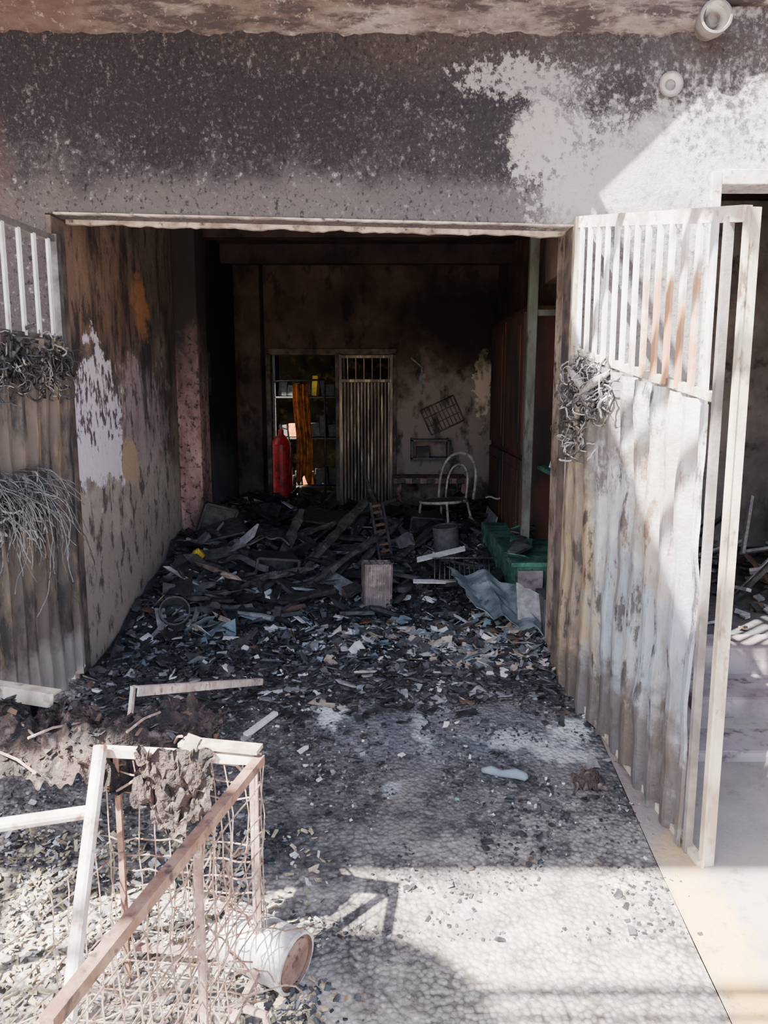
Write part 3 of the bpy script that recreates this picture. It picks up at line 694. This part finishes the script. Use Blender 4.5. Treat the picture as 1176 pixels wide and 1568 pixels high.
b.tube([(-1.3,9.2,1.6),(-.7,9.2,1.62)],.01,6,1); b.tube([(-1.3,9.2,.02),(-1.3,9.2,1.6)],.01,6,1); b.tube([(-.7,9.2,.02),(-.7,9.2,1.62)],.01,6,1)
b.build('hanging_orange_coat',[M_orange,M_black],True,solid=.004)
b=MB(); random.seed(14)
for x in (-1.35,-.5): b.box(x,x+.03,9.5,9.85,.02,2.0)
for z in (.3,.9,1.4,1.95): b.box(-1.35,-.47,9.5,9.85,z,z+.02)
for z in (.33,.93,1.43):
    x=-1.3
    while x<-.6:
        w_=U(.05,.12); h_=U(.08,.28); b.obox((x+w_/2,9.62,z+h_/2),(w_,.12,h_),rotm(0,U(-.15,.15),U(-.2,.2)),random.choices((0,1,2,3),[60,20,10,12])[0]); x+=w_+.02
b.build('cluttered_shelf',[M_black,M_dgrey,M_yellow,M_orange],bevel=.003)
b=MB()
for i in range(60): shard(b,U(-1.3,-.6),U(8.95,9.5),.03+U(0,.25),U(.1,.25),U(.05,.12),.02,pick([40,20,8,0,0,2,8]),.5)
b.build('backroom_scrap',DM)

# ------------------------------------------------------------------ cage cart
b=MB()
A_=Vector((-.36,2.10,.44));B_=Vector((-.83,2.15,.44));C_=Vector((-.57,1.15,.44));D_=Vector((-1.16,1.2,.44))
zb=-.28
def dn(p,z=zb,dx=0,dy=0): return Vector((p.x+dx,p.y+dy,z))
b.bar(A_,C_,.028,.028,1); b.bar(B_,A_,.03,.025,0)
b.bar(A_+Vector((-.02,0,-.01)),dn(A_,zb,-.02),.024,.024,2,up=(0,1,0))
b.tube([(-.83,2.12,.47),(-.80,1.8,.07),(-.76,1.48,-.33)],.020,12,0)
M1=A_.lerp(C_,.42); b.bar(M1,dn(M1,-.31),.018,.018,2,up=(0,1,0))
b.bar(C_,dn(C_,-.33),.03,.03,2,up=(0,1,0)); b.bar(D_+Vector((0,0,-.4)),dn(D_,-.33),.03,.03,2,up=(0,1,0))
b.tube([(-.84,2.06,.30),(-1.50,1.86,.30)],.019,12,0)
b.bar((-1.48,1.87,.30),(-1.48,1.87,-.32),.03,.03,2)
b.bar(Vector((-.80,2.16,.42)),Vector((-.78,2.1,-.3)),.016,.016,1,up=(0,1,0))
b.bar(A_+Vector((-.24,.05,.03)),A_+Vector((0,0,.03)),.05,.012,3)
b.bar(A_+Vector((-.22,.03,.0)),A_+Vector((-.20,.03,.05)),.04,.04,3)
zf=-.2
for p,q in ((A_,B_),(A_,C_),(B_,D_)): b.bar(dn(p,zf),dn(q,zf),.018,.018,2)
def panel(p,q,z0,z1,nu,nv,seed,drop=0):
    random.seed(seed)
    for i in range(nu+1):
        if R()<drop: continue
        t=i/nu; a=p.lerp(q,t); pts=[]
        for j in range(9):
            z=z0+(z1-z0)*j/8; pts.append(Vector((a.x+.018*ns(t*9,z*6,seed),a.y+.018*ns(t*9,z*6,seed+4),z)))
        b.tube(pts,.0024,4,4)
    for j in range(nv+1):
        if R()<drop: continue
        z=z0+(z1-z0)*j/nv; pts=[]
        for i in range(13):
            a=p.lerp(q,i/12); pts.append(Vector((a.x,a.y+.014*ns(i*.5,z*9,seed),z+.02*ns(i*.6,z*5,seed+2))))
        b.tube(pts,.0024,4,4)
panel(A_,B_,zf,.42,10,12,1,.08); panel(A_,C_,zf,.42,18,12,2,.1); panel(B_,D_,zf,.15,16,6,3,.1)
for i in range(18):
    t=i/17; b.tube([dn(A_.lerp(C_,t),zf),dn(B_.lerp(D_,t),zf)],.0022,4,4)
for i in range(9):
    t=i/8; b.tube([dn(A_.lerp(B_,t),zf),dn(C_.lerp(D_,t),zf)],.0022,4,4)
b.tube([(-.43,1.93,-.3),(-.43,1.93,-.22),(-.38,1.90,-.2),(-.33,1.90,-.22),(-.32,1.9,-.3)],.012,8,2)
random.seed(8)
for i in range(34):
    p=Vector((-.52+U(-.08,.08),2.0+U(-.05,.05),U(.02,.25))) if i%2 else Vector((U(-.8,-.4),U(1.7,2.05),U(-.2,.0))); pts=[p.copy()]; d=Vector((U(-.4,.4),U(-.3,.3),-1 if i%2 else U(-.3,.3))).normalized()
    for j in range(9): d=(d+Vector((U(-.5,.5),U(-.5,.5),U(-.5,.3) if i%2 else U(-.3,.3)))).normalized(); p=p+d*.03; p.z=max(p.z,-.28); pts.append(p.copy())
    b.tube(pts,.0025,4,1 if i%2 else 4)
b.build('wire_cage_cart',[M_white,M_rust,M_rustl,M_beige,M_wire])

b=MB(); random.seed(3)
def foam(u,v):
    x=-1.5+.97*u; y=2.14+.30*v
    e=min(1,6*u*(1-u)+.1)*min(1,5*v*(1-v)+.15)
    z=.43+.04*e+.085*ns(x*6,y*6,1)+.05*ns(x*18,y*18,2)+.03*ns(x*40,y*40,2)
    y-=.10*ns(x*4,1,3)
    if v<.3: z-=(.3-v)*(.30+.7*max(0,ns(x*6,7,1)))
    return (x,y+.03*ns(x*14,v*9,7),z)
b.grid(foam,160,60)
def flap(u,v):
    x=-.72+.22*u+.03*ns(u*5,v*5); y=2.09-.02*v+.03*ns(u*6,v*5,3)+.015*ns(u*16,v*14,3); z=.47-.27*v*(1-.45*abs(2*u-1))+.03*ns(u*15,v*9); return (x,y,z)
b.grid(flap,44,44)
for i in range(520):
    p=foam(R(),R()); s_=U(.004,.018); b.obox((p[0],p[1],p[2]+.003),(s_*1.8,s_,s_*.25),rotm(U(-.6,.6),U(-.6,.6),U(0,6)),random.choices((0,1,2,3),[60,18,10,12])[0],.5)
for i in range(14):
    p=Vector(foam(R(),R()*.6)); d=Vector((U(-1,1),U(-.6,.2),U(-.5,.25))).normalized(); b.tube([p,p+d*.08,p+d*.16+Vector((0,0,-.02))],.004,5,4)
b.build('charred_foam_mat',[M_char,M_black,M_dgrey,M_brown,M_rustl],False)
b=MB()
b.angle((-.84,2.46,.50),(-.63,3.72,.04),.03,.006,0); b.bar((-.85,2.44,.42),(-.84,2.46,.52),.03,.01,0)
b.build('angle_iron_bar',[simple('pale_angle_iron',(.66,.56,.52),(.40,.27,.23),14,rough=.6,c3=(.20,.12,.09))])
b=MB(); b.angle((-1.5,2.50,.52),(-1.08,2.42,.49),.045,.006,0); b.build('angle_iron_bar.001',[M_cream])
b=MB(); b.bar((-.64,3.35,zg(3.35)+.012),(-.52,3.52,zg(3.52)+.02),.03,.02); b.build('white_stick',[M_lash],bevel=.004)
b=MB(); b.tube([(.42,3.10,-.115),(.46,3.09,-.11),(.50,3.07,-.115),(.56,3.06,-.11),(.60,3.05,-.12),(.61,3.05,-.12)],[.010,.020,.015,.022,.018,.008],10); b.build('crushed_drink_can',[M_blue],True)
b=MB(); b.grid(lambda u,v:(.80+.13*u,2.98+.13*v,-.14+.04*math.sin(u*3)*math.sin(v*3)+.03*ns(u*7,v*7)),14,14); b.build('crumpled_rag',[M_char],False,solid=.006)
b=MB(); b.grid(lambda u,v:(.88+.05*u,3.12+.12*v-.02*u,-.12+.02*u+.01*ns(u*7,v*7)),4,6); b.build('paper_scrap',[M_mgrey],False,solid=.003)

# ------------------------------------------------------------------ light & camera
sdir=Vector((-.5,-.45,.85)).normalized()
sun=bpy.data.lights.new('sun','SUN'); sun.energy=64; sun.angle=math.radians(.8); sun.color=(1,.95,.88)
so=bpy.data.objects.new('sun',sun); scene.collection.objects.link(so); so.rotation_euler=sdir.to_track_quat('Z','Y').to_euler()
w=bpy.data.worlds.new('World'); scene.world=w; w.use_nodes=True
nt=w.node_tree; bg=nt.nodes['Background']; sky=nt.nodes.new('ShaderNodeTexSky')
sky.sky_type='NISHITA'; sky.sun_disc=False; sky.sun_elevation=math.asin(sdir.z); sky.sun_rotation=math.atan2(sdir.x,sdir.y); sky.dust_density=1.5
nt.links.new(sky.outputs[0],bg.inputs[0]); bg.inputs[1].default_value=.85
cam=bpy.data.cameras.new('camera'); co=bpy.data.objects.new('camera',cam); scene.collection.objects.link(co)
co.location=(0,0,1.5); co.rotation_euler=(math.radians(81),0,0)
cam.sensor_fit='VERTICAL'; cam.sensor_height=36; cam.lens=27.09; cam.clip_start=.05
scene.camera=co
